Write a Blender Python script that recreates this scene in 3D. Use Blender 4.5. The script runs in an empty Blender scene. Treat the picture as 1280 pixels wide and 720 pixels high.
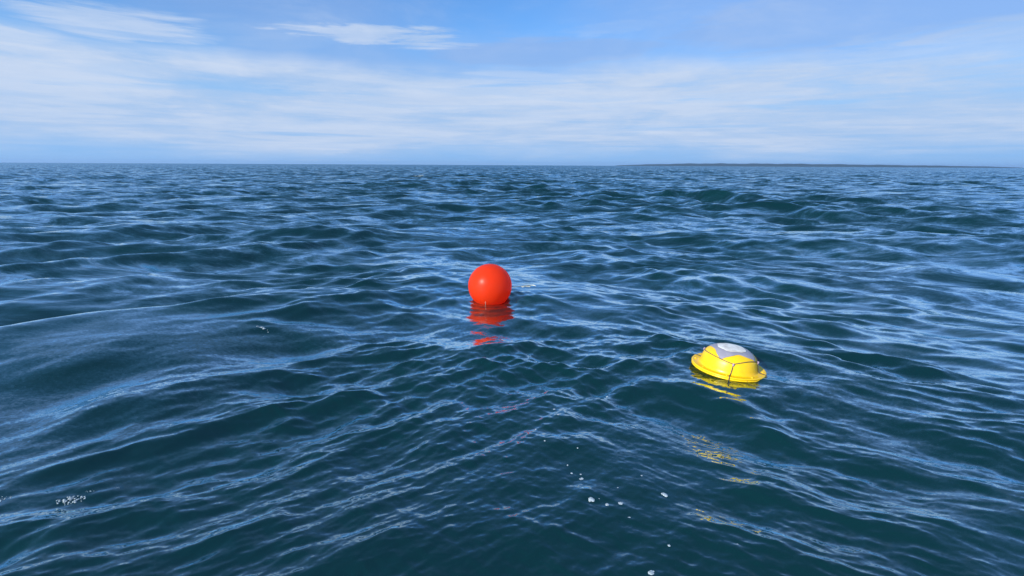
import bpy, bmesh, math
import numpy as np
from mathutils import Vector, Matrix, Euler

# ------------------------------------------------------------------ camera
S = bpy.context.scene
COL = S.collection
R = math.radians
CAM_H = 1.5
cam_data = bpy.data.cameras.new('camera')
cam = bpy.data.objects.new('camera', cam_data)
COL.objects.link(cam)
cam_data.sensor_width = 36.0
cam_data.lens = 18.0
cam_data.clip_start = 0.05
cam_data.clip_end = 60000
cam.matrix_world = (Matrix.Translation((0, 0, CAM_H)) @ Matrix.Rotation(R(90 - 13.5), 4, 'X')
                    @ Matrix.Rotation(R(0.30), 4, 'Z'))
S.camera = cam
S.view_settings.view_transform = 'Standard'
S.view_settings.look = 'None'
S.view_settings.exposure = 0.4
S.view_settings.gamma = 1.0
S.cycles.max_bounces = 6
S.cycles.volume_bounces = 0

# ------------------------------------------------------------------ sun
SUN_EL, SUN_AZ = R(28), R(-133)          # azimuth from +Y towards +X: left and behind the camera
sun_dir = Vector((math.sin(SUN_AZ) * math.cos(SUN_EL), math.cos(SUN_AZ) * math.cos(SUN_EL), math.sin(SUN_EL)))
sl = bpy.data.lights.new('sun', 'SUN')
sl.energy = 4.4
sl.angle = R(0.6)
sl.color = (1.0, 0.95, 0.87)
sun = bpy.data.objects.new('sun', sl)
COL.objects.link(sun)
sun.rotation_euler = sun_dir.to_track_quat('Z', 'Y').to_euler()

# ------------------------------------------------------------------ node helpers
class NT:
    def __init__(self, tree):
        self.t = tree
        tree.nodes.clear()
    def new(self, typ, **kw):
        n = self.t.nodes.new(typ)
        for k, v in kw.items():
            setattr(n, k, v)
        return n
    def put(self, sock, v):
        if v is None:
            return
        if isinstance(v, bpy.types.NodeSocket):
            self.t.links.new(v, sock)
        else:
            sock.default_value = v
    def m(self, op, a, b=None, c=None, clamp=False):
        n = self.new('ShaderNodeMath', operation=op, use_clamp=clamp)
        for i, v in enumerate((a, b, c)):
            self.put(n.inputs[i], v)
        return n.outputs[0]
    def v(self, op, a, b=None):
        n = self.new('ShaderNodeVectorMath', operation=op)
        self.put(n.inputs[0], a)
        if b is not None:
            self.put(n.inputs[3 if op == 'SCALE' else 1], b)
        return n.outputs[1] if op in ('LENGTH', 'DOT_PRODUCT') else n.outputs[0]
    def mix(self, f, a, b):
        n = self.new('ShaderNodeMix', data_type='RGBA')
        self.put(n.inputs[0], f)
        self.put(n.inputs[6], a)
        self.put(n.inputs[7], b)
        return n.outputs[2]
    def ss(self, x, lo, hi, a=0.0, b=1.0):
        n = self.new('ShaderNodeMapRange', interpolation_type='SMOOTHSTEP')
        for i, v in enumerate((x, lo, hi, a, b)):
            self.put(n.inputs[i], v)
        return n.outputs[0]
    def noise(self, vec, scale, detail=3, rough=0.5, dist=0.0, col=False):
        n = self.new('ShaderNodeTexNoise')
        self.put(n.inputs['Vector'], vec)
        n.inputs['Scale'].default_value = scale
        n.inputs['Detail'].default_value = detail
        n.inputs['Roughness'].default_value = rough
        n.inputs['Distortion'].default_value = dist
        return n.outputs['Color' if col else 'Fac']
    def comb(self, x, y, z):
        n = self.new('ShaderNodeCombineXYZ')
        for i, q in enumerate((x, y, z)):
            self.put(n.inputs[i], q)
        return n.outputs[0]
    def sep(self, v):
        n = self.new('ShaderNodeSeparateXYZ')
        self.put(n.inputs[0], v)
        return n.outputs

# ------------------------------------------------------------------ sky
W = bpy.data.worlds.new('World')
S.world = W
W.use_nodes = True
n = NT(W.node_tree)
sky = n.new('ShaderNodeTexSky', sky_type='NISHITA')
sky.sun_disc = False
sky.sun_elevation = SUN_EL
sky.sun_rotation = SUN_AZ
sky.air_density = 1.0
sky.dust_density = 0.35
sky.ozone_density = 2.5
d = n.new('ShaderNodeTexCoord').outputs['Generated']
x, y, z = n.sep(d)
el = n.m('DIVIDE', n.m('ARCSINE', z), R(1))                       # degrees
az = n.m('DIVIDE', n.m('ARCTAN2', x, y), R(1))
zk = n.m('DIVIDE', z, n.m('ADD', 1.0, n.m('MULTIPLY', n.m('ABSOLUTE', z), 3.0)))      # streaks low down, rounder clouds overhead
warp = n.noise(n.comb(x, y, n.m('MULTIPLY', zk, 5.0)), 3.0, 4, 0.55)
elw = n.m('ADD', el, n.m('MULTIPLY', n.m('SUBTRACT', warp, 0.5), 5.0))
st = n.comb(x, y, n.m('MULTIPLY', zk, 8.5))
n1 = n.noise(st, 2.4, 9, 0.64, 0.5)
n2 = n.noise(n.comb(n.m('ADD', x, 4.3), y, n.m('MULTIPLY', zk, 14.0)), 4.0, 8, 0.62, 0.5)
n3 = n.noise(n.comb(x, n.m('ADD', y, 9.1), n.m('MULTIPLY', zk, 5.0)), 1.7, 5, 0.5)
# cloud sheet, thick low down, breaking up above
sheet = n.m('MULTIPLY', n.ss(elw, -0.3, 3.0), n.ss(elw, 10.8, 8.0))
thick = n.m('ADD', 1.0, n.m('ADD', n.m('MULTIPLY', n.m('SUBTRACT', n1, 0.5), 1.5), n.m('MULTIPLY', n.m('SUBTRACT', n2, 0.5), 0.9)))
sheet = n.m('MULTIPLY', sheet, thick, clamp=True)
high = n.ss(n1, 0.42, 0.78)
high = n.m('MULTIPLY', high, n.m('MULTIPLY', n.ss(el, 7.0, 13.0, 0.0, 0.4), n.ss(el, 55.0, 20.0, 0.25, 1.0)))
lowhaze = n.ss(el, 3.5, 0.0, 0.0, 0.15)
n2w = n.noise(n.comb(n.m('ADD', x, 2.3), y, n.m('MULTIPLY', zk, 26.0)), 5.0, 9, 0.66, 0.8)
def blob(a0, e0, wa, we, amp, rag=1.0):
    q = n.m('ADD', n.m('POWER', n.m('ABSOLUTE', n.m('DIVIDE', n.m('SUBTRACT', az, a0), wa)), 2.0),
            n.m('POWER', n.m('ABSOLUTE', n.m('DIVIDE', n.m('SUBTRACT', elw2, e0), we)), 2.0))
    g = n.m('EXPONENT', n.m('MULTIPLY', q, -1.0))
    g = n.m('MULTIPLY', n.m('POWER', g, 0.6), n.m('ADD', 1.0 - 0.5 * rag * 2.0, n.m('MULTIPLY', n2w, rag * 2.0)))
    return n.m('MULTIPLY', n.ss(g, 0.34, 0.80), amp)
elw2 = n.m('ADD', el, n.m('MULTIPLY', n.m('SUBTRACT', n2, 0.5), 2.2))
elw2 = n.m('ADD', elw2, n.m('MULTIPLY', n.m('SUBTRACT', warp, 0.5), 1.2))
cover = n.m('MAXIMUM', sheet, high)
cover = n.m('MAXIMUM', cover, lowhaze)
for a0, e0, wa, we, amp, rag in [
        (-14, 12.2, 9.0, 0.75, 0.85, 1.4), (-35, 11.2, 6.5, 1.3, 0.75, 1.0), (-44, 9.3, 6.0, 0.9, 0.9, 1.0),
        (-47, 12.5, 5.0, 1.6, 0.45, 1.0), (41, 9.2, 12.0, 1.7, 0.55, 0.8), (3, 8.6, 12.0, 1.0, 0.55, 1.0),
        (-27, 4.0, 14.0, 0.8, 0.5, 1.2), (42, 16.3, 3.2, 0.45, 0.8, 1.4), (10, 13.0, 6.0, 0.5, 0.25, 1.0)]:
    cover = n.m('MAXIMUM', cover, blob(a0, e0, wa, we, amp, rag))
# thin lavender-grey veil in the upper part
cover = n.m('MULTIPLY', cover, n.m('ADD', 0.82, n.m('MULTIPLY', n.ss(n2w, 0.34, 0.62), 0.22)), clamp=True)
streak = n.noise(n.comb(n.m('ADD', x, 7.7), y, n.m('MULTIPLY', zk, 34.0)), 2.6, 6, 0.55, 0.4)
cover = n.m('MULTIPLY', cover, n.m('SUBTRACT', 1.0, n.m('MULTIPLY', n.ss(streak, 0.56, 0.70), 0.50)))
veil = n.m('MULTIPLY', n.ss(n3, 0.34, 0.62), n.ss(el, 6.5, 10.0, 0.0, 0.6))
veil = n.m('MULTIPLY', veil, n.ss(el, 42.0, 16.0, 0.25, 1.0))
veil = n.m('MAXIMUM', veil, blob(34, 12.6, 22.0, 3.0, 0.75, 0.5))
veil = n.m('MAXIMUM', veil, blob(4, 11.2, 14.0, 1.3, 0.7, 0.5))
base = n.v('MULTIPLY', sky.outputs[0], (0.56, 0.98, 1.42))
SK = 0.097
lum = n.ss(n.m('ADD', n.m('MULTIPLY', n1, 0.6), n.m('MULTIPLY', n2, 0.4)), 0.36, 0.62)
lum = n.m('ADD', n.m('MULTIPLY', lum, 0.7), n.m('MULTIPLY', n.ss(n2w, 0.36, 0.64), 0.18))
ccol = n.mix(lum, (3.3, 4.55, 6.6, 1), (4.9, 5.7, 7.1, 1))
lowc = n.mix(n.ss(el, 3.0, 14.0), (2.1, 4.1, 7.1, 1), base)
lowc = n.mix(n.ss(el, 14.0, 45.0, 0.0, 0.8), lowc, (1.15, 3.0, 5.9, 1))      # clear blue overhead
c = n.mix(veil, lowc, (2.25, 3.5, 6.2, 1))
c = n.mix(n.m('MULTIPLY', cover, 1.0, clamp=True), c, ccol)
# lower half (never seen above the sea) is the sea's own dark blue
c = n.mix(n.ss(z, -0.02, -0.005, 1.0, 0.0), c, (0.3, 0.7, 1.1, 1))
bg = n.new('ShaderNodeBackground')
n.put(bg.inputs[0], c)
bg.inputs[1].default_value = SK
out = n.new('ShaderNodeOutputWorld')
W.node_tree.links.new(bg.outputs[0], out.inputs[0])

# ------------------------------------------------------------------ object helpers
def tag(o, label=None, cat=None, group=None, kind=None):
    if label: o['label'] = label
    if cat: o['category'] = cat
    if group: o['group'] = group
    if kind: o['kind'] = kind
    return o
def empty(name, loc):
    o = bpy.data.objects.new(name, None)
    o.empty_display_size = 0.1
    COL.objects.link(o)
    o.location = loc
    return o
def link_bm(name, bm, mat, parent=None, smooth=True):
    me = bpy.data.meshes.new(name)
    bm.normal_update()
    bm.to_mesh(me)
    bm.free()
    if smooth:
        for p in me.polygons:
            p.use_smooth = True
    o = bpy.data.objects.new(name, me)
    COL.objects.link(o)
    if mat: me.materials.append(mat)
    if parent: o.parent = parent
    return o
def lathe(profile, seg=96, bm=None):
    bm = bm or bmesh.new()
    rings = []
    for (r, zz) in profile:
        if r < 1e-6:
            rings.append([bm.verts.new((0, 0, zz))])
        else:
            rings.append([bm.verts.new((r * math.cos(2 * math.pi * k / seg), r * math.sin(2 * math.pi * k / seg), zz)) for k in range(seg)])
    for a, b in zip(rings, rings[1:]):
        for k in range(seg):
            k2 = (k + 1) % seg
            if len(a) == 1: bm.faces.new((a[0], b[k2], b[k]))
            elif len(b) == 1: bm.faces.new((a[k], a[k2], b[0]))
            else: bm.faces.new((a[k], a[k2], b[k2], b[k]))
    bmesh.ops.recalc_face_normals(bm, faces=bm.faces)
    return bm
def tube(pts, rad, bm=None, seg=8, closed=False, cap=True):
    bm = bm or bmesh.new()
    pts = [Vector(p) for p in pts]
    N = len(pts)
    rings = []
    prev = None
    for i, p in enumerate(pts):
        a = pts[(i - 1) % N] if (closed or i > 0) else p
        b = pts[(i + 1) % N] if (closed or i < N - 1) else p
        t = (b - a).normalized()
        ref = prev if prev is not None else (Vector((0, 0, 1)) if abs(t.z) < 0.9 else Vector((1, 0, 0)))
        u = (ref - t * ref.dot(t)).normalized()
        prev = u
        w = t.cross(u)
        rr = rad(i / (N - 1)) if callable(rad) else rad
        rings.append([bm.verts.new(p + (u * math.cos(2 * math.pi * k / seg) + w * math.sin(2 * math.pi * k / seg)) * rr) for k in range(seg)])
    M = N if closed else N - 1
    for i in range(M):
        a, b = rings[i], rings[(i + 1) % N]
        for k in range(seg):
            bm.faces.new((a[k], a[(k + 1) % seg], b[(k + 1) % seg], b[k]))
    if cap and not closed:
        bm.faces.new(rings[0][::-1])
        bm.faces.new(rings[-1])
    bmesh.ops.recalc_face_normals(bm, faces=bm.faces)
    return bm
def mat(name):
    m = bpy.data.materials.new(name)
    m.use_nodes = True
    nn = NT(m.node_tree)
    p = nn.new('ShaderNodeBsdfPrincipled')
    o = nn.new('ShaderNodeOutputMaterial')
    m.node_tree.links.new(p.outputs[0], o.inputs[0])
    return m, nn, p

# ------------------------------------------------------------------ the sea: wave spectrum
rng = np.random.default_rng(11)
NG = 512
def band(lmin, lmax, slope, az_deg, spread, rg):
    """Random wave field of one octave: wavelengths lmin..lmax (m), rms slope, heading and spread (deg).
    Returns tile length and height, x-displacement, y-displacement grids."""
    L = NG / 6.5 * lmin
    k1 = np.fft.fftfreq(NG, 1.0 / NG) * 2 * np.pi / L
    kx, ky = np.meshgrid(k1, k1, indexing='ij')
    k = np.hypot(kx, ky)
    k[0, 0] = 1
    kc = 2 * np.pi / math.sqrt(lmin * lmax)
    env = np.exp(-0.5 * (np.log(k / kc) / 0.30) ** 2) / k ** 1.0
    th = np.arctan2(kx, ky)                                        # azimuth from +Y
    dth = (th - R(az_deg) + np.pi) % (2 * np.pi) - np.pi
    env = env * np.exp(-0.5 * (dth / R(spread)) ** 2)
    env[0, 0] = 0
    a = (rg.standard_normal((NG, NG)) + 1j * rg.standard_normal((NG, NG))) * env
    h = np.fft.ifft2(a)
    hx = np.fft.ifft2(-1j * kx / k * a).real
    hy = np.fft.ifft2(-1j * ky / k * a).real
    sl = math.sqrt(np.mean(np.fft.ifft2(1j * kx * a).real ** 2 + np.fft.ifft2(1j * ky * a).real ** 2))
    s = slope / sl
    return L, np.stack([h.real * s, -hx * s, -hy * s], -1).astype(np.float32)
def sample(L, g, X, Y):
    """Smooth (quadratic B-spline) periodic lookup of grid g at X, Y."""
    u = X / L * NG
    v = Y / L * NG
    iu = np.floor(u + 0.5)
    iv = np.floor(v + 0.5)
    fu = (u - iu).astype(np.float32)
    fv = (v - iv).astype(np.float32)
    iu = iu.astype(np.int64)
    iv = iv.astype(np.int64)
    wu = (0.5 * (0.5 - fu) ** 2, 0.75 - fu ** 2, 0.5 * (0.5 + fu) ** 2)
    wv = (0.5 * (0.5 - fv) ** 2, 0.75 - fv ** 2, 0.5 * (0.5 + fv) ** 2)
    gf = g.reshape(NG * NG, -1)
    out = 0
    for a in range(3):
        ia = ((iu + a - 1) % NG) * NG
        for b in range(3):
            out = out + gf[ia + (iv + b - 1) % NG] * (wu[a] * wv[b])[..., None]
    return out
def sstep(x, a, b):
    t = np.clip((x - a) / (b - a), 0, 1)
    return t * t * (3 - 2 * t)

# grid: rings round the boat, fine where it is close, out to the horizon
rads = [0.25, 0.5, 0.75, 0.95, 1.1]
while rads[-1] < 8500:
    r = rads[-1]
    if r < 9.5: dr = max(r * r / 900, 0.0)
    elif r < 260: dr = 0.0102 * r
    else: dr = min(0.04, 0.0102 * (r / 260) ** 1.3) * r
    rads.append(r + dr)
rads = np.array(rads)
NR = len(rads)
azs = np.concatenate([np.linspace(-57, 57, 1170), 57 + (360 - 114) * np.linspace(0, 1, 84)[1:-1] ** 1.0])
azs = np.radians(azs)
NA = len(azs)
drs = np.gradient(rads)
X0 = (rads[:, None] * np.sin(azs)[None]).astype(np.float64)
Y0 = (rads[:, None] * np.cos(azs)[None]).astype(np.float64)
P = np.zeros((NR, NA, 3), np.float32)
lost = np.zeros(NR)

# slow fields that make gusts and slicks
Lg, G = band(3.0, 9.0, 1.0, 60, 60, rng)
Lh, H = band(0.7, 1.8, 1.0, 0, 90, rng)
G /= G[..., 0].std()
H /= H[..., 0].std()
far = np.hypot(X0, Y0) > 60
gm = sample(Lg, G[..., :1], X0 * 1.0 + 7, Y0 * 0.6 + 3)[..., 0]
gl = sample(Lg, G[..., :1], X0 / 7 + 3, Y0 / 9 + 5)[..., 0]
hm = sample(Lh, H[..., :1], X0, Y0 * 0.7)[..., 0]
gust = np.exp(np.clip(0.55 * gm + 0.25 * hm, -1.7, 0.70)) * 0.95
gustL = np.exp(np.clip(0.30 * gl, -0.8, 0.7))

# blend of two wave trains: from the left on the left side, from the right on the right side
wB = 0.5 + 0.5 * np.tanh((X0 - 0.1 * Y0) / (0.9 + 0.22 * np.abs(Y0)))
wA = np.sqrt(1 - wB)
wB = np.sqrt(wB)

#        lmin  lmax  slope  mode
BANDS = [(24, 48, 0.012), (12, 24, 0.022), (6, 12, 0.045), (3, 6, 0.082), (1.5, 3, 0.118), (0.75, 1.5, 0.135),
         (0.38, 0.75, 0.150), (0.19, 0.38, 0.130), (0.095, 0.19, 0.110), (0.048, 0.095, 0.080), (0.024, 0.048, 0.046)]
spc = np.maximum(drs, rads * (azs[1] - azs[0]))
for i, (lmin, lmax, slope) in enumerate(BANDS):
    lc = math.sqrt(lmin * lmax)
    w = sstep(lc / spc, 2.2, 4.5)
    lost += slope ** 2 * (1 - w ** 2)
    rows = np.nonzero(w > 0.001)[0]
    if len(rows) == 0: continue
    rs = slice(rows[0], rows[-1] + 1)
    chop = 0.95 if lc > 1.5 else (0.6 if lc > 0.3 else 0.35)
    if lc > 4.5:
        L, g = band(lmin, lmax, slope, 8, 32, rng)
        D = sample(L, g, X0[rs], Y0[rs])
    else:
        L, ga = band(lmin, lmax, slope, -30, (24 if lc < 0.3 else 30) + 10 * (lc > 0.5), rng)
        L, gb = band(lmin, lmax, slope, 32, (24 if lc < 0.3 else 30) + 10 * (lc > 0.5), rng)
        D = sample(L, ga, X0[rs], Y0[rs]) * wA[rs, :, None] + sample(L, gb, X0[rs], Y0[rs]) * wB[rs, :, None]
    D = D * w[rs, None, None].astype(np.float32)
    if lc < 5:                         # the floats calm the water they sit in
        cs = 0.45 if lc > 0.5 else 0.65
        calm = 1 - cs * np.exp(-(((X0[rs] - 1.37) / 0.42) ** 2 + ((Y0[rs] - 3.03) / 0.42) ** 2)) \
                 - cs * np.exp(-(((X0[rs] + 0.22) / 0.42) ** 2 + ((Y0[rs] - 4.5) / 0.65) ** 2))
        if lc < 1.3:                    # slick face of the big swell at left
            calm = calm - 0.6 * np.exp(-((X0[rs] + 2.5 + 0.5 * (Y0[rs] - 3.5)) / 1.1) ** 2 - ((Y0[rs] - 3.5) / 0.5) ** 2)
        calm = np.clip(calm, 0.1, 1)
        D = D * calm[..., None].astype(np.float32)
    if lc < 1.3:                       # the boat's lee calms the short waves close by, most of all straight ahead
        lee = 1 - ((0.52 if lc > 0.1 else 0.12) * np.exp(-(X0[rs] / 1.6) ** 2) + 0.18) * (1 - sstep(np.hypot(X0[rs], Y0[rs]), 1.6, 3.4))
        D = D * lee[..., None].astype(np.float32)
    if lc < 0.6:
        D = D * (gust[rs, :, None] ** (1.0 if lc < 0.4 else 0.6)).astype(np.float32)
    elif lc < 5:
        D = D * gustL[rs, :, None].astype(np.float32)
    P[rs, :, 2] += D[..., 0]
    P[rs, :, 0] += D[..., 1] * chop
    P[rs, :, 1] += D[..., 2] * chop
    if i == 5:                          # the longer waves lie evenly under the two floats
        for cx, cy, rx, ry, sx_, wgt in ((1.37, 3.03, 0.48, 0.48, -0.06, 0.95), (-0.22, 4.55, 0.45, 0.75, 0.0, 0.85)):
            q = ((X0 - cx) / rx) ** 2 + ((Y0 - cy) / ry) ** 2
            zc = float(P[..., 2][q < 0.3].mean())
            ww_ = (wgt * np.exp(-q ** 2)).astype(np.float32)
            P[..., 2] = P[..., 2] * (1 - ww_) + ww_ * (zc + sx_ * (X0 - cx))
            P[..., 0] *= 1 - ww_
            P[..., 1] *= 1 - ww_

# single waves seen in the place: (x, y, heading deg, wavelength, height, half-width along crest, half-width across)
HERO = [(-2.45, 4.55, -28, 2.7, 0.085, 1.8, 1.4), (-5.4, 6.5, -14, 2.9, 0.045, 2.4, 1.2), (-4.2, 10.6, -12, 2.6, 0.11, 1.8, 1.4), (-7.5, 8.2, -10, 2.6, 0.08, 3.0, 1.3),
        (-1.9, 2.05, -40, 1.3, 0.020, 0.7, 0.5), (0.95, 6.4, 20, 1.7, 0.035, 1.0, 0.9), (9.5, 12.5, 20, 3.0, 0.08, 3.0, 1.6)]
for (hx, hy, ha, hl, hh, sa, sc) in HERO:
    ux, uy = math.sin(R(ha)), math.cos(R(ha))
    s = (X0 - hx) * ux + (Y0 - hy) * uy
    t = (X0 - hx) * uy - (Y0 - hy) * ux
    e = np.exp(-(s / sc) ** 2 - (t / sa) ** 2)
    k = 2 * np.pi / hl
    P[..., 2] += hh * e * np.cos(k * s)
    P[..., 0] += -hh * e * np.sin(k * s) * ux
    P[..., 1] += -hh * e * np.sin(k * s) * uy

for (cx, cy, r0, amp) in ((-0.22, 4.9, 0.18, 0.003), (1.37, 3.03, 0.24, 0.002)):   # small rings the bobbing floats send out
    rr_ = np.hypot(X0 - cx, Y0 - cy)
    P[..., 2] += amp * np.sin(2 * np.pi * (rr_ - r0) / 0.11) * np.exp(-((rr_ - r0 - 0.1) / 0.28) ** 2)
fade = 1 - sstep(rads, 4000, 8000)
P *= fade[:, None, None].astype(np.float32)
P[..., 0] += X0
P[..., 1] += Y0

def build_sea(material):
    nv = NR * NA + 1
    co = np.concatenate([P.reshape(-1, 3), [[0, 0, float(P[0, :, 2].mean())]]]).astype(np.float32)
    i = np.arange(NR - 1)[:, None] * NA
    j = np.arange(NA)[None]
    j2 = (j + 1) % NA
    q = np.stack([i + j, i + NA + j, i + NA + j2, i + j2], -1).reshape(-1, 4)
    # azimuth grows clockwise seen from above: this order faces up
    tri = np.stack([np.arange(NA), (np.arange(NA) + 1) % NA, np.full(NA, nv - 1)], -1)
    me = bpy.data.meshes.new('sea')
    loops = np.concatenate([q[:, ::1].ravel(), tri.ravel()]).astype(np.int32)
    me.vertices.add(nv)
    me.vertices.foreach_set('co', co.ravel())
    me.loops.add(len(loops))
    me.loops.foreach_set('vertex_index', loops)
    nf = len(q) + len(tri)
    me.polygons.add(nf)
    starts = np.concatenate([np.arange(len(q)) * 4, len(q) * 4 + np.arange(len(tri)) * 3]).astype(np.int32)
    me.polygons.foreach_set('loop_start', starts)
    me.update(calc_edges=True)
    me.polygons.foreach_set('use_smooth', np.ones(nf, bool))
    at = me.attributes.new('micro', 'FLOAT', 'POINT')
    lo = np.sqrt(lost + 0.045 ** 2)
    mv = np.repeat(lo, NA).astype(np.float32)
    at.data.foreach_set('value', np.append(mv, lo[0]).astype(np.float32))
    o = bpy.data.objects.new('sea', me)
    COL.objects.link(o)
    me.materials.append(material)
    if me.polygons[0].normal.z < 0 or me.polygons[nf // 2].normal.z < 0:
        me.flip_normals()
    return o

def water_z(x, y):
    i0 = np.searchsorted(rads, math.hypot(x, y) - 0.25)
    i1 = np.searchsorted(rads, math.hypot(x, y) + 0.25) + 3
    j0 = np.searchsorted(azs, math.atan2(x, y) - 0.25 / max(0.3, y))
    j1 = np.searchsorted(azs, math.atan2(x, y) + 0.25 / max(0.3, y))
    sub = P[i0:i1, j0:j1]
    d2 = (sub[..., 0] - x) ** 2 + (sub[..., 1] - y) ** 2
    k = np.argpartition(d2.ravel(), 6)[:6]
    return float(sub[..., 2].ravel()[k].mean())

def spot(px, py, lift):
    """point where the line of sight through photo pixel px, py passes 'lift' above the water"""
    q = cam.matrix_world.to_3x3() @ Vector((px - 640, 360 - py, -640.0))
    lo_, t = None, 0.8
    while t < 400:
        pt = Vector((0, 0, CAM_H)) + q * (t / abs(q.y))
        if pt.z < 0.5 and pt.z - lift <= water_z(pt.x, pt.y):
            return pt
        t *= 1.004
    return pt

m_water, w_, p = mat('sea_water')
geo = w_.new('ShaderNodeNewGeometry')
pos = geo.outputs['Position']
mic = w_.new('ShaderNodeAttribute', attribute_name='micro').outputs['Fac']
px_, py_, pz_ = w_.sep(pos)
farv = w_.noise(w_.comb(w_.m('MULTIPLY', px_, 0.45), py_, 0.0), 1.3, 8, 0.80, 0.5, True)
nearv = w_.noise(w_.comb(w_.m('MULTIPLY', px_, 0.6), py_, 0.0), 60.0, 3, 0.6, 0.8, True)
fx, fy, fz = w_.sep(farv)
nx, ny, nz = w_.sep(nearv)
big = w_.ss(mic, 0.06, 0.13)
def slope_of(f, nr_, kf, kn):
    a = w_.m('MULTIPLY', w_.m('SUBTRACT', f, 0.5), kf)
    b = w_.m('MULTIPLY', w_.m('SUBTRACT', nr_, 0.5), kn)
    return w_.m('MULTIPLY', w_.m('ADD', w_.m('MULTIPLY', a, big), w_.m('MULTIPLY', b, w_.m('SUBTRACT', 1.0, big))), mic)
sx = slope_of(fx, nx, 6.0, 5.5)
sy = slope_of(fy, ny, 12.5, 7.0)
nrm = w_.v('NORMALIZE', w_.v('ADD', geo.outputs['Normal'], w_.comb(sx, w_.m('SUBTRACT', sy, w_.m('MULTIPLY', mic, w_.ss(mic, 0.04, 0.22, 0.2, 1.05))), 0.0)))
w_.t.nodes.remove(p)
deep = w_.noise(pos, 0.5, 2, 0.5)
dif = w_.new('ShaderNodeBsdfDiffuse')
w_.put(dif.inputs['Color'], w_.mix(deep, (0.0002, 0.009, 0.012, 1), (0.0003, 0.021, 0.018, 1)))
glo = w_.new('ShaderNodeBsdfGlossy')
glo.inputs['Color'].default_value = (0.75, 0.92, 0.97, 1)
w_.put(glo.inputs['Roughness'], w_.ss(mic, 0.04, 0.12, 0.03, 0.12))
w_.put(glo.inputs['Normal'], nrm)
fre = w_.new('ShaderNodeFresnel')
fre.inputs['IOR'].default_value = 1.333
w_.put(fre.inputs['Normal'], nrm)
mxw = w_.new('ShaderNodeMixShader')
w_.put(mxw.inputs[0], w_.m('SUBTRACT', 1.0, w_.m('EXPONENT', w_.m('MULTIPLY', w_.m('POWER', fre.outputs[0], 1.45), -12.5))))
w_.t.links.new(dif.outputs[0], mxw.inputs[1]); w_.t.links.new(glo.outputs[0], mxw.inputs[2])
w_.t.links.new(mxw.outputs[0], [q for q in w_.t.nodes if q.type == 'OUTPUT_MATERIAL'][0].inputs[0])
sea = build_sea(m_water)
tag(sea, 'choppy dark blue open sea reaching the horizon', None, None, 'structure')

# ------------------------------------------------------------------ far low coast
def coast():
    bm = bmesh.new()
    rg = np.random.default_rng(5)
    D0 = 5200
    N = 240
    prev = None
    for i in range(N + 1):
        t = i / N
        a = R(11.0 + 33.2 * t)
        env = min(1, t / 0.25) ** 0.6 * min(1, (1 - t) / 0.5) ** 0.55
        hgt = 25 * env + env * 1.6 * (math.sin(t * 61 + 1) + 0.7 * math.sin(t * 143) + 0.6 * rg.random()) + 0.6
        ring = []
        for (dd, zz) in ((0, -1.5), (18, 0.35), (60, 0.8), (190, 1.0), (420, 0.6), (700, -1.5)):
            z_ = zz * hgt if zz > 0 else zz
            rr = D0 + dd
            ring.append(bm.verts.new((rr * math.sin(a), rr * math.cos(a), z_)))
        if prev:
            for k in range(len(ring) - 1):
                bm.faces.new((prev[k], prev[k + 1], ring[k + 1], ring[k]))
        else:
            bm.faces.new(ring)
        prev = ring
    bm.faces.new(prev[::-1])
    bmesh.ops.recalc_face_normals(bm, faces=bm.faces)
    m, nn, p = mat('far_forest')
    g = nn.new('ShaderNodeNewGeometry').outputs['Position']
    nn.put(p.inputs['Base Color'], nn.mix(nn.noise(g, 0.02, 5, 0.6), (0.008, 0.024, 0.030, 1), (0.018, 0.040, 0.046, 1)))
    p.inputs['Roughness'].default_value = 0.95
    o = link_bm('far_coast', bm, m, smooth=False)
    tag(o, 'long low wooded coast on the horizon, right of centre', None, None, 'structure')
coast()

# ------------------------------------------------------------------ round red float
bp = spot(612.5, 357, 0.160)
BR = 27.2 / 640 * (bp - Vector((0, 0, CAM_H))).length

m_red, nn, p = mat('red_vinyl')
g = nn.new('ShaderNodeTexCoord').outputs['Object']
scuff = nn.noise(g, 9.0, 6, 0.65)
nn.put(p.inputs['Base Color'], nn.mix(nn.ss(scuff, 0.45, 0.8, 0.0, 0.35), (0.98, 0.070, 0.012, 1), (0.90, 0.075, 0.03, 1)))
nn.put(p.inputs['Roughness'], nn.ss(scuff, 0.3, 0.8, 0.30, 0.45))
p.inputs['Subsurface Weight'].default_value = 0.0
p.inputs['Subsurface Radius'].default_value = (0.25, 0.01, 0.004)
p.inputs['Specular IOR Level'].default_value = 0.35
p.inputs['Subsurface Scale'].default_value = 1.0
p.inputs['IOR'].default_value = 1.45
tl = nn.new('ShaderNodeBsdfTranslucent')
tl.inputs['Color'].default_value = (1.0, 0.085, 0.045, 1)
mx = nn.new('ShaderNodeMixShader')
mx.inputs[0].default_value = 0.56
nn.t.links.new(p.outputs[0], mx.inputs[1]); nn.t.links.new(tl.outputs[0], mx.inputs[2])
nn.t.links.new(mx.outputs[0], [q for q in nn.t.nodes if q.type == 'OUTPUT_MATERIAL'][0].inputs[0])
root = empty('float_buoy', bp)
root.rotation_euler = (R(8), R(-10), R(20))
tag(root, 'round inflated orange-red float riding high on the water in mid picture', 'buoy')
prof = []
for i in range(49):
    a = math.pi * i / 48 - math.pi / 2
    rr, zz = BR * math.cos(a), BR * math.sin(a)
    if zz < 0: zz *= 1.02
    prof.append((max(rr, 0) if 0 < i < 48 else 0.0, zz))
link_bm('ball', lathe(prof, 96), m_red, root)
m_red2, nn, p = mat('red_vinyl_moulding')
g = nn.new('ShaderNodeTexCoord').outputs['Object']
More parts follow.
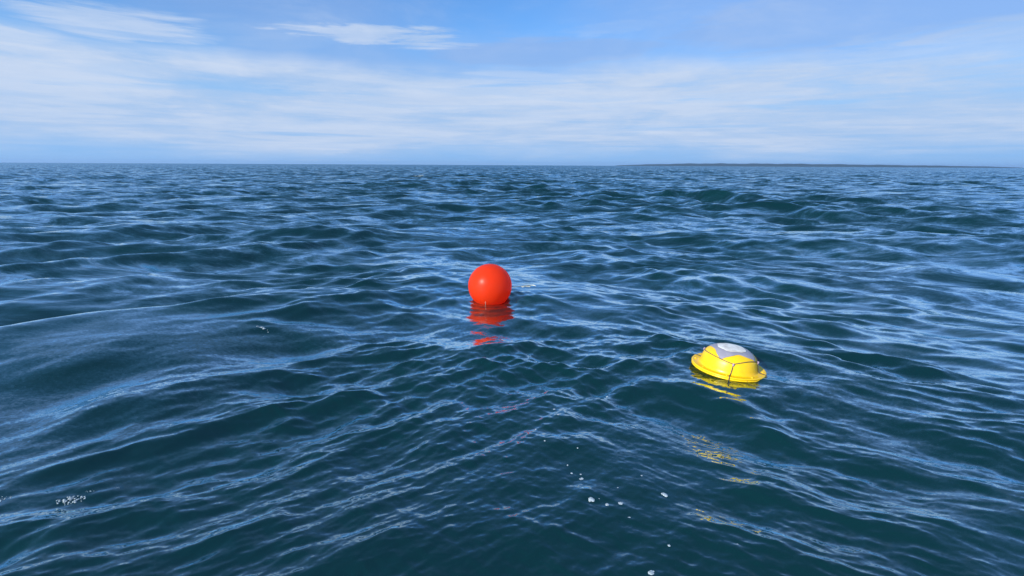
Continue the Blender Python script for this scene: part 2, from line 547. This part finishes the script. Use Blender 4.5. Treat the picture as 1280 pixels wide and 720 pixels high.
nn.put(p.inputs['Base Color'], nn.mix(nn.noise(g, 30, 3, 0.5), (0.75, 0.03, 0.01, 1), (0.85, 0.06, 0.02, 1)))
p.inputs['Roughness'].default_value = 0.5
link_bm('moulded_neck', lathe([(0, -0.232), (0.075, -0.228), (0.062, -0.255), (0.045, -0.29), (0.04, -0.335), (0.0, -0.34)], 40), m_red2, root)
bm = tube([(0.034 * math.cos(t), 0, -0.36 + 0.034 * math.sin(t)) for t in np.linspace(0, 2 * math.pi, 25)[:-1]], 0.014, seg=10, closed=True)
link_bm('rope_eye', bm, m_red2, root)

# ------------------------------------------------------------------ materials shared by line and foam
m_foam, nn, p = mat('sea_foam')
g = nn.new('ShaderNodeTexCoord').outputs['Object']
nn.put(p.inputs['Base Color'], nn.mix(nn.noise(g, 90, 3, 0.6), (0.26, 0.33, 0.37, 1), (0.48, 0.54, 0.57, 1)))
p.inputs['Roughness'].default_value = 0.4
nn.put(p.inputs['Alpha'], nn.ss(nn.noise(g, 150, 2, 0.6), 0.3, 0.6, 0.55, 1.0))

m_rope, nn, p = mat('pale_rope')
g = nn.new('ShaderNodeTexCoord').outputs['Object']
nn.put(p.inputs['Base Color'], nn.mix(nn.noise(g, 60, 3, 0.6), (0.45, 0.44, 0.34, 1), (0.75, 0.74, 0.62, 1)))
p.inputs['Roughness'].default_value = 0.7
# short pale cord hanging from the ball into the water on its near side
inv = root.rotation_euler.to_matrix().inverted()
cpts = []
for a, b, rr in ((-0.17, -0.52, 0.2), (-0.175, -0.66, 1.006), (-0.17, -0.78, 1.012), (-0.16, -0.95, 1.05)):
    dv = Vector((a, -math.sqrt(max(0, 1 - a * a - b * b)), b)).normalized()
    cpts.append(inv @ (dv * BR * max(rr, 0.995)))
link_bm('cord', tube(cpts, 0.0018, seg=6), m_rope, root)

# ------------------------------------------------------------------ yellow float with flange
yp = spot(910, 458, 0.006)
YR = 42.8 / 640 * (yp.y * 0.9724 + (CAM_H - yp.z) * 0.2334) / 0.985

m_yel, nn, p = mat('yellow_plastic')
g = nn.new('ShaderNodeTexCoord').outputs['Object']
dirt = nn.noise(g, 14.0, 6, 0.7)
spots = nn.noise(g, 55.0, 2, 0.5)
cy = nn.mix(nn.ss(dirt, 0.5, 0.75, 0.0, 0.5), (0.86, 0.53, 0.002, 1), (0.76, 0.42, 0.008, 1))
cy = nn.mix(nn.ss(spots, 0.70, 0.76, 0.0, 0.7), cy, (0.35, 0.22, 0.03, 1))
nn.put(p.inputs['Base Color'], cy)
nn.put(p.inputs['Roughness'], nn.ss(dirt, 0.3, 0.8, 0.26, 0.5))
p.inputs['IOR'].default_value = 1.5
PRO = [(1.0, 0.0), (0.80, 0.035), (0.775, 0.085), (0.755, 0.18), (0.72, 0.30), (0.665, 0.395), (0.585, 0.470), (0.475, 0.533), (0.37, 0.563), (0.22, 0.580), (0.0, 0.586)]
def dome_r2z():
    """smooth (arc-length) dome curve as list of (r, z) with flange excluded"""
    pts = [Vector((a, b, 0)) for a, b in PRO[1:]]
    out = []
    for i in range(len(pts) - 1):
        p0 = pts[max(i - 1, 0)]; p1 = pts[i]; p2 = pts[i + 1]; p3 = pts[min(i + 2, len(pts) - 1)]
        for j in range(5):
            t = j / 5
            q = 0.5 * ((2 * p1) + (p2 - p0) * t + (2 * p0 - 5 * p1 + 4 * p2 - p3) * t * t + (3 * p1 - p0 - 3 * p2 + p3) * t ** 3)
            out.append((q.x, q.y))
    out.append((0.0, PRO[-1][1]))
    return out
DOME = dome_r2z()
def dome_at(s):
    """s 0 (foot) .. 1 (top) along the dome curve"""
    f = s * (len(DOME) - 1)
    i = min(int(f), len(DOME) - 2)
    t = f - i
    return (DOME[i][0] * (1 - t) + DOME[i + 1][0] * t, DOME[i][1] * (1 - t) + DOME[i + 1][1] * t)
def dome_pt(s, ang, off=0.0):
    r0, z0 = dome_at(max(s - 0.01, 0)); r1, z1 = dome_at(min(s + 0.01, 1))
    r, z = dome_at(s)
    tx, tz = r1 - r0, z1 - z0
    l = math.hypot(tx, tz) or 1
    nr_, nz_ = tz / l, -tx / l
    rr = r * YR + off * nr_
    return Vector((rr * math.cos(ang), rr * math.sin(ang), z * YR + off * nz_))
yroot = empty('flanged_float', yp)
yroot.rotation_euler = (R(0), R(4.5), 0)
tag(yroot, 'bright yellow domed float with flange, black cord and grey tape across its top', 'buoy')
up = [(r * YR, z * YR) for r, z in DOME]
prof = [(0, -0.60 * YR), (0.30 * YR, -0.585 * YR), (0.52 * YR, -0.51 * YR), (0.68 * YR, -0.38 * YR), (0.75 * YR, -0.2 * YR), (0.78 * YR, -0.07 * YR)]
link_bm('lower_shell', lathe(prof + [(0.80 * YR, -0.052 * YR), (0.985 * YR, -0.052 * YR), (1.0 * YR, -0.044 * YR), (1.0 * YR, -0.006 * YR), (0.98 * YR, -0.004 * YR), (0.5 * YR, -0.004 * YR)], 96), m_yel, yroot)
fl = [(0.5 * YR, 0.0), (0.985 * YR, 0.0), (1.004 * YR, 0.008 * YR), (1.006 * YR, 0.028 * YR), (0.995 * YR, 0.042 * YR), (0.96 * YR, 0.046 * YR), (0.945 * YR, 0.036 * YR), (0.84 * YR, 0.036 * YR)]
link_bm('upper_shell', lathe(fl + up, 128), m_yel, yroot)
# tape: a cross shaped sheet with hollow sides, lying on the dome
m_tape, nn, p = mat('grey_tape')
g = nn.new('ShaderNodeTexCoord').outputs['Object']
wr = nn.noise(g, 22, 5, 0.6)
nn.put(p.inputs['Base Color'], nn.mix(wr, (0.22, 0.21, 0.25, 1), (0.34, 0.32, 0.37, 1)))
nn.put(p.inputs['Roughness'], nn.ss(wr, 0.3, 0.7, 0.38, 0.55))
bn = nn.new('ShaderNodeBump'); bn.inputs['Strength'].default_value = 0.35; bn.inputs['Distance'].default_value = 0.004
nn.put(bn.inputs['Height'], wr); nn.put(p.inputs['Normal'], bn.outputs[0])
m_top, nn, p = mat('sunlit_tape_top')  # paler copy of the tape: sunlight on the flat top put into the colour
g = nn.new('ShaderNodeTexCoord').outputs['Object']
wr = nn.noise(g, 16, 6, 0.65)
nn.put(p.inputs['Base Color'], nn.mix(nn.ss(wr, 0.4, 0.65), (0.78, 0.76, 0.71, 1), (0.56, 0.51, 0.45, 1)))
p.inputs['Roughness'].default_value = 0.55
LOBE = [R(-134), R(-44), R(46), R(136)]                    # where the tape reaches down
def tape_edge(ang, lo, hi, width):
    """how far down the dome (s) the sheet reaches at this angle"""
    best = hi
    for a in LOBE:
        dd = abs((ang - a + math.pi) % (2 * math.pi) - math.pi)
        best = min(best, lo + (hi - lo) * math.sin(math.pi / 2 * min(1, dd / width)) ** 0.75)
    return best
def tape_sheet(lo, hi, width, off, seed, name, mt):
    bm = bmesh.new()
    NA_, NS = 160, 14
    rg = np.random.default_rng(seed)
    wob = rg.standard_normal(8) * 0.004
    rings = []
    for j in range(NS + 1):
        ring = []
        for i in range(NA_):
            a = 2 * math.pi * i / NA_
            e = tape_edge(a, lo, hi, width) + sum(wob[q] * math.sin((q + 3) * a + q) for q in range(8))
            s = e + (0.985 - e) * (j / NS)
            ring.append(bm.verts.new(dome_pt(s, a, off)))
        rings.append(ring)
    outer = [bm.verts.new(v.co - (v.co - dome_pt(tape_edge(0, lo, hi, width), 0)).normalized() * 0 - Vector((v.co.x, v.co.y, 0)).normalized() * off * 0.9) for v in rings[0]]
    for i in range(NA_):
        bm.faces.new((outer[i], outer[(i + 1) % NA_], rings[0][(i + 1) % NA_], rings[0][i]))
        for j in range(NS):
            bm.faces.new((rings[j][i], rings[j][(i + 1) % NA_], rings[j + 1][(i + 1) % NA_], rings[j + 1][i]))
    bm.faces.new(rings[-1])
    bmesh.ops.recalc_face_normals(bm, faces=bm.faces)
    return link_bm(name, bm, mt, yroot)
tape_sheet(0.38, 0.65, R(45), 0.0016, 3, 'tape', m_tape)
tape_sheet(0.745, 0.775, R(45), 0.0032, 4, 'sunlit_top', m_top)['label'] = 'whitish sunlit top of the float, its brightness painted in'
# cords
m_cord, nn, p = mat('black_cord')
g = nn.new('ShaderNodeTexCoord').outputs['Object']
nn.put(p.inputs['Base Color'], nn.mix(nn.noise(g, 120, 2, 0.5), (0.035, 0.03, 0.03, 1), (0.10, 0.08, 0.07, 1)))
p.inputs['Roughness'].default_value = 0.8
m_tie, nn, p = mat('lilac_tie')
g = nn.new('ShaderNodeTexCoord').outputs['Object']
nn.put(p.inputs['Base Color'], nn.mix(nn.noise(g, 80, 2, 0.5), (0.32, 0.22, 0.34, 1), (0.45, 0.34, 0.45, 1)))
p.inputs['Roughness'].default_value = 0.6
KN = [R(-106), R(-31), R(60), R(140)]
s_kn, s_mid = 0.36, 0.45
pts = []
for q in range(4):
    a0 = KN[q]
    for j in range(16):
        t = j / 16
        pts.append(dome_pt(s_kn + (s_mid - s_kn) * math.sin(math.pi * t), a0 + ((KN[(q + 1) % 4] - a0) % (2 * math.pi)) * t, 0.0024))
link_bm('cord', tube(pts, 0.0026, closed=True, seg=6), m_cord, yroot)
for q in range(4):
    a0 = KN[q]
    leg = [dome_pt(s_kn, a0, 0.003), dome_pt(0.24, a0 - R(1), 0.003), dome_pt(0.12, a0 - R(2), 0.003), dome_pt(0.02, a0 - R(3), 0.005)]
    a1 = a0 - R(5)
    leg += [Vector((0.93 * YR * math.cos(a1), 0.93 * YR * math.sin(a1), 0.052 * YR)),
            Vector((1.018 * YR * math.cos(a1), 1.018 * YR * math.sin(a1), 0.04 * YR)),
            Vector((1.02 * YR * math.cos(a1), 1.02 * YR * math.sin(a1), -0.06 * YR)),
            Vector((0.82 * YR * math.cos(a1), 0.82 * YR * math.sin(a1), -0.15 * YR))]
    link_bm('cord', tube(leg, 0.003, seg=6), m_cord, yroot)
    bm = bmesh.new()
    bmesh.ops.create_icosphere(bm, subdivisions=2, radius=0.0068)
    for v in bm.verts:
        v.co += Vector((0, 0, 0)) + v.co.normalized() * 0.0015 * math.sin(v.co.x * 900 + v.co.z * 700)
        v.co.z *= 1.5
    for v in bm.verts: v.co += dome_pt(s_kn - 0.02, a0, 0.005)
    link_bm('knot', bm, m_tie, yroot)
for k in range(8):
    a = R(20 + 45 * k)
    bm = bmesh.new()
    bmesh.ops.create_cone(bm, cap_ends=True, segments=6, radius1=0.0075, radius2=0.0065, depth=0.006)
    for v in bm.verts: v.co += Vector((0.90 * YR * math.cos(a), 0.90 * YR * math.sin(a), 0.046 * YR))
    link_bm('bolt', bm, m_yel, yroot, smooth=False)

# ------------------------------------------------------------------ floating line by the red float
def lie_on_water(pix, lift):
    return [spot(a, b, 0.0) + Vector((0, 0, l)) for (a, b), l in zip(pix, lift)]
def smooth_path(pts, sub=6):
    out = []
    for i in range(len(pts) - 1):
        p0 = pts[max(i - 1, 0)]; p1 = pts[i]; p2 = pts[i + 1]; p3 = pts[min(i + 2, len(pts) - 1)]
        for j in range(sub):
            t = j / sub
            out.append(0.5 * ((2 * p1) + (p2 - p0) * t + (2 * p0 - 5 * p1 + 4 * p2 - p3) * t * t + (3 * p1 - p0 - 3 * p2 + p3) * t ** 3))
    out.append(pts[-1])
    return out
lp = lie_on_water([(622, 362), (640, 359.5), (646, 358.5), (652, 358.0), (658, 357.4), (664, 357), (669, 357.5), (676, 360)],
                  [-0.03, -0.002, 0.003, 0.004, 0.006, 0.005, 0.002, -0.03])
lroot = empty('mooring_line', lp[3])
tag(lroot, 'thin pale line floating on the water beside the round red float', 'rope')
link_bm('line', tube([q - lp[3] for q in smooth_path(lp)], 0.0042, seg=6), m_rope, lroot)
e0 = spot(655, 358.5, 0)
fr = [e0 + Vector((-0.035, -0.03, 0.004)), e0 + Vector((-0.01, -0.055, 0.012)), e0 + Vector((0.02, -0.03, 0.012)), e0 + Vector((0.07, -0.02, 0.008))]
link_bm('frayed_loop', tube([q - lp[3] for q in smooth_path(fr)], 0.005, seg=6), m_rope, lroot)

# ------------------------------------------------------------------ foam: flecks and patches
frng = np.random.default_rng(23)
def foam_bm(wid, dep, count, rmin, rmax, ang=0.0, base=None):
    """cluster of little froth bubbles over an area wid x dep (m), centred on its own origin"""
    bm = bmesh.new()
    for k in range(count):
        while True:
            a, b = frng.uniform(-1, 1, 2)
            if a * a + b * b <= 1: break
        if k == 0: a = b = 0
        x_, y_ = a * wid / 2, b * dep / 2
        x_, y_ = x_ * math.cos(ang) - y_ * math.sin(ang), x_ * math.sin(ang) + y_ * math.cos(ang)
        rr = frng.uniform(rmin, rmax) * (1.0 - 0.4 * math.hypot(a, b))
        zz = 0.0
        if base is not None:
            zz = water_z(base.x + x_, base.y + y_) - base.z
        q = bmesh.ops.create_icosphere(bm, subdivisions=1 if count > 12 else 2, radius=rr)['verts']
        for v in q:
            v.co = Vector((v.co.x * 1.15 + x_, v.co.y * 1.15 + y_, v.co.z * 0.55 + rr * 0.12 + zz))
    return bm
FL = [  # px, py, size in px, label
    (786, 648, 7.5, 'largest round white foam fleck, lowest of the trail of flecks below the buoys'),
    (739, 624.5, 8.5, 'elongated double foam fleck in the middle of the trail of flecks'),
    (830.5, 618.5, 8.0, 'oval white foam fleck lying alone to the right of the trail'),
    (815, 717, 9.0, 'white foam fleck cut by the bottom edge of the photo'),
    (727, 599, 6.0, 'round foam fleck just above the pair of small flecks'),
    (713.5, 608.5, 4.0, 'left one of the pair of small foam flecks side by side'),
    (720, 608.5, 4.5, 'right one of the pair of small foam flecks side by side'),
    (776, 629.5, 6.0, 'flat narrow foam fleck up and left of the largest fleck'),
    (840, 692, 5.5, 'foam fleck near the bottom edge, larger of two one above the other'),
    (836, 682, 4.0, 'foam fleck near the bottom edge, smaller of two one above the other'),
    (709.5, 581.5, 5.0, 'narrow foam fleck near the upper end of the trail'),
    (696, 572, 4.0, 'small foam fleck at the top left of the trail')]
TINY = [
    (714.5, 592, 3.2, 'tiny foam speck left of and just above the round fleck over the pair'),
    (726, 593.5, 3.0, 'faint foam speck touching the top of the round fleck over the pair'),
    (748.5, 624, 3.8, 'small foam speck right beside the elongated double fleck'),
    (759, 631, 4.0, 'small foam speck halfway between the elongated double fleck and the flat narrow fleck'),
    (738.5, 634.5, 2.2, 'tiny foam speck directly under the elongated double fleck'),
    (780, 621, 2.6, 'tiny foam speck just above the flat narrow fleck'),
    (772.5, 610.5, 3.4, 'small foam speck at the end of a pale ripple, above the flat narrow fleck'),
    (802, 595, 3.0, 'small foam speck up and left of the lone oval fleck on the right'),
    (679, 574, 2.0, 'tiny foam speck left of the fleck that starts the trail'),
    (681, 551, 2.2, 'tiny foam speck alone well above the start of the trail'),
    (698, 518.6, 3.2, 'brighter, lower one of two foam specks under the gap between the floats'),
    (693, 512, 3.0, 'upper left one of two foam specks under the gap between the floats'),
    (670, 537, 2.6, 'tiny foam speck left of the trail, below the two close specks'),
    (759, 496, 2.2, 'tiny foam speck on dark ripples left of the yellow float reflection'),
    (753, 483, 1.8, 'smallest foam speck, highest up between the red and yellow floats'),
    (722, 560, 2.0, 'tiny foam speck right of and above the start of the trail'),
    (922, 681, 2.6, 'faint foam speck below the yellow float near the bottom edge'),
    (964, 690, 2.4, 'foam speck furthest right of all, near the bottom edge'),
    (705, 553, 1.8, 'tiny foam speck straight above the narrow fleck of the trail')]
SH = {t[3] for t in TINY}
FL += TINY
for px, py, sz, lab in FL:
    sz *= 0.85 if lab in SH else 0.95
    q = spot(px, py, 0.0)
    ww = sz / 640 * (q - Vector((0, 0, CAM_H))).length
    cnt = 1 if sz < 3.5 else (4 if sz < 5.5 else 9)
    bm = foam_bm(ww * 0.8, ww * 0.75, cnt, ww * (0.5 if cnt == 1 else 0.22), ww * (0.6 if cnt == 1 else 0.38))
    o = link_bm('foam_fleck', bm, m_foam)
    o.location = q
    tag(o, lab, 'foam', 'foam flecks drifting below the buoys')
for px, py, wpx, dpx, cnt, ang, lab in [
        (89, 627, 22, 12, 60, 0.35, 'bright splash of white foam on the small breaking crest at lower left'),
        (3, 625, 14, 9, 30, 0.2, 'small splash of white foam at the left edge of the picture'),
        (147, 610, 6, 3, 9, 0.1, 'tiny splash of foam right of the bright splash at lower left'),
        (113, 614, 8, 3, 8, 0.3, 'thin broken bit of foam between the two splashes at lower left'),
        (330, 411, 22, 2, 12, -0.35, 'fine line of sparkle, built as froth, on the crest of the big swell left of the red float'),  # sparkle along the swell crest, built from pale bubbles
        (525, 219.5, 13, 3.0, 40, 0.0, 'small far whitecap just under the horizon, left of centre'),
        (462, 221, 7, 2.0, 16, 0.0, 'fainter far whitecap left of the other whitecap')]:
    q = spot(px, py, 0.0)
    dist = (q - Vector((0, 0, CAM_H))).length
    ww = wpx / 640 * dist
    dd = min(dpx / 640 * dist * dist / CAM_H * 0.45, 2.5 * ww)
    bm = foam_bm(ww, dd, cnt, ww * 0.02, ww * 0.065, ang, q)
    o = link_bm('foam_patch', bm, m_foam)
    o.location = q
    tag(o, lab, 'foam', None, 'stuff')

# ------------------------------------------------------------------ sea air
bm = bmesh.new()
bmesh.ops.create_cube(bm, size=1.0)
for v in bm.verts:
    v.co = Vector((v.co.x * 19000, v.co.y * 19000, (-3.0 if v.co.z < 0 else 45.0)))
hz = bpy.data.materials.new('sea_air')
hz.use_nodes = True
hn = NT(hz.node_tree)
pv = hn.new('ShaderNodeVolumePrincipled')
pv.inputs['Color'].default_value = (0.42, 0.66, 1.0, 1)
pv.inputs['Density'].default_value = 0.00007
pv.inputs['Anisotropy'].default_value = 0.2
ho = hn.new('ShaderNodeOutputMaterial')
hz.node_tree.links.new(pv.outputs[0], ho.inputs['Volume'])
tag(link_bm('haze', bm, hz, smooth=False), 'thin pale sea air that softens the far coast', None, None, 'stuff')
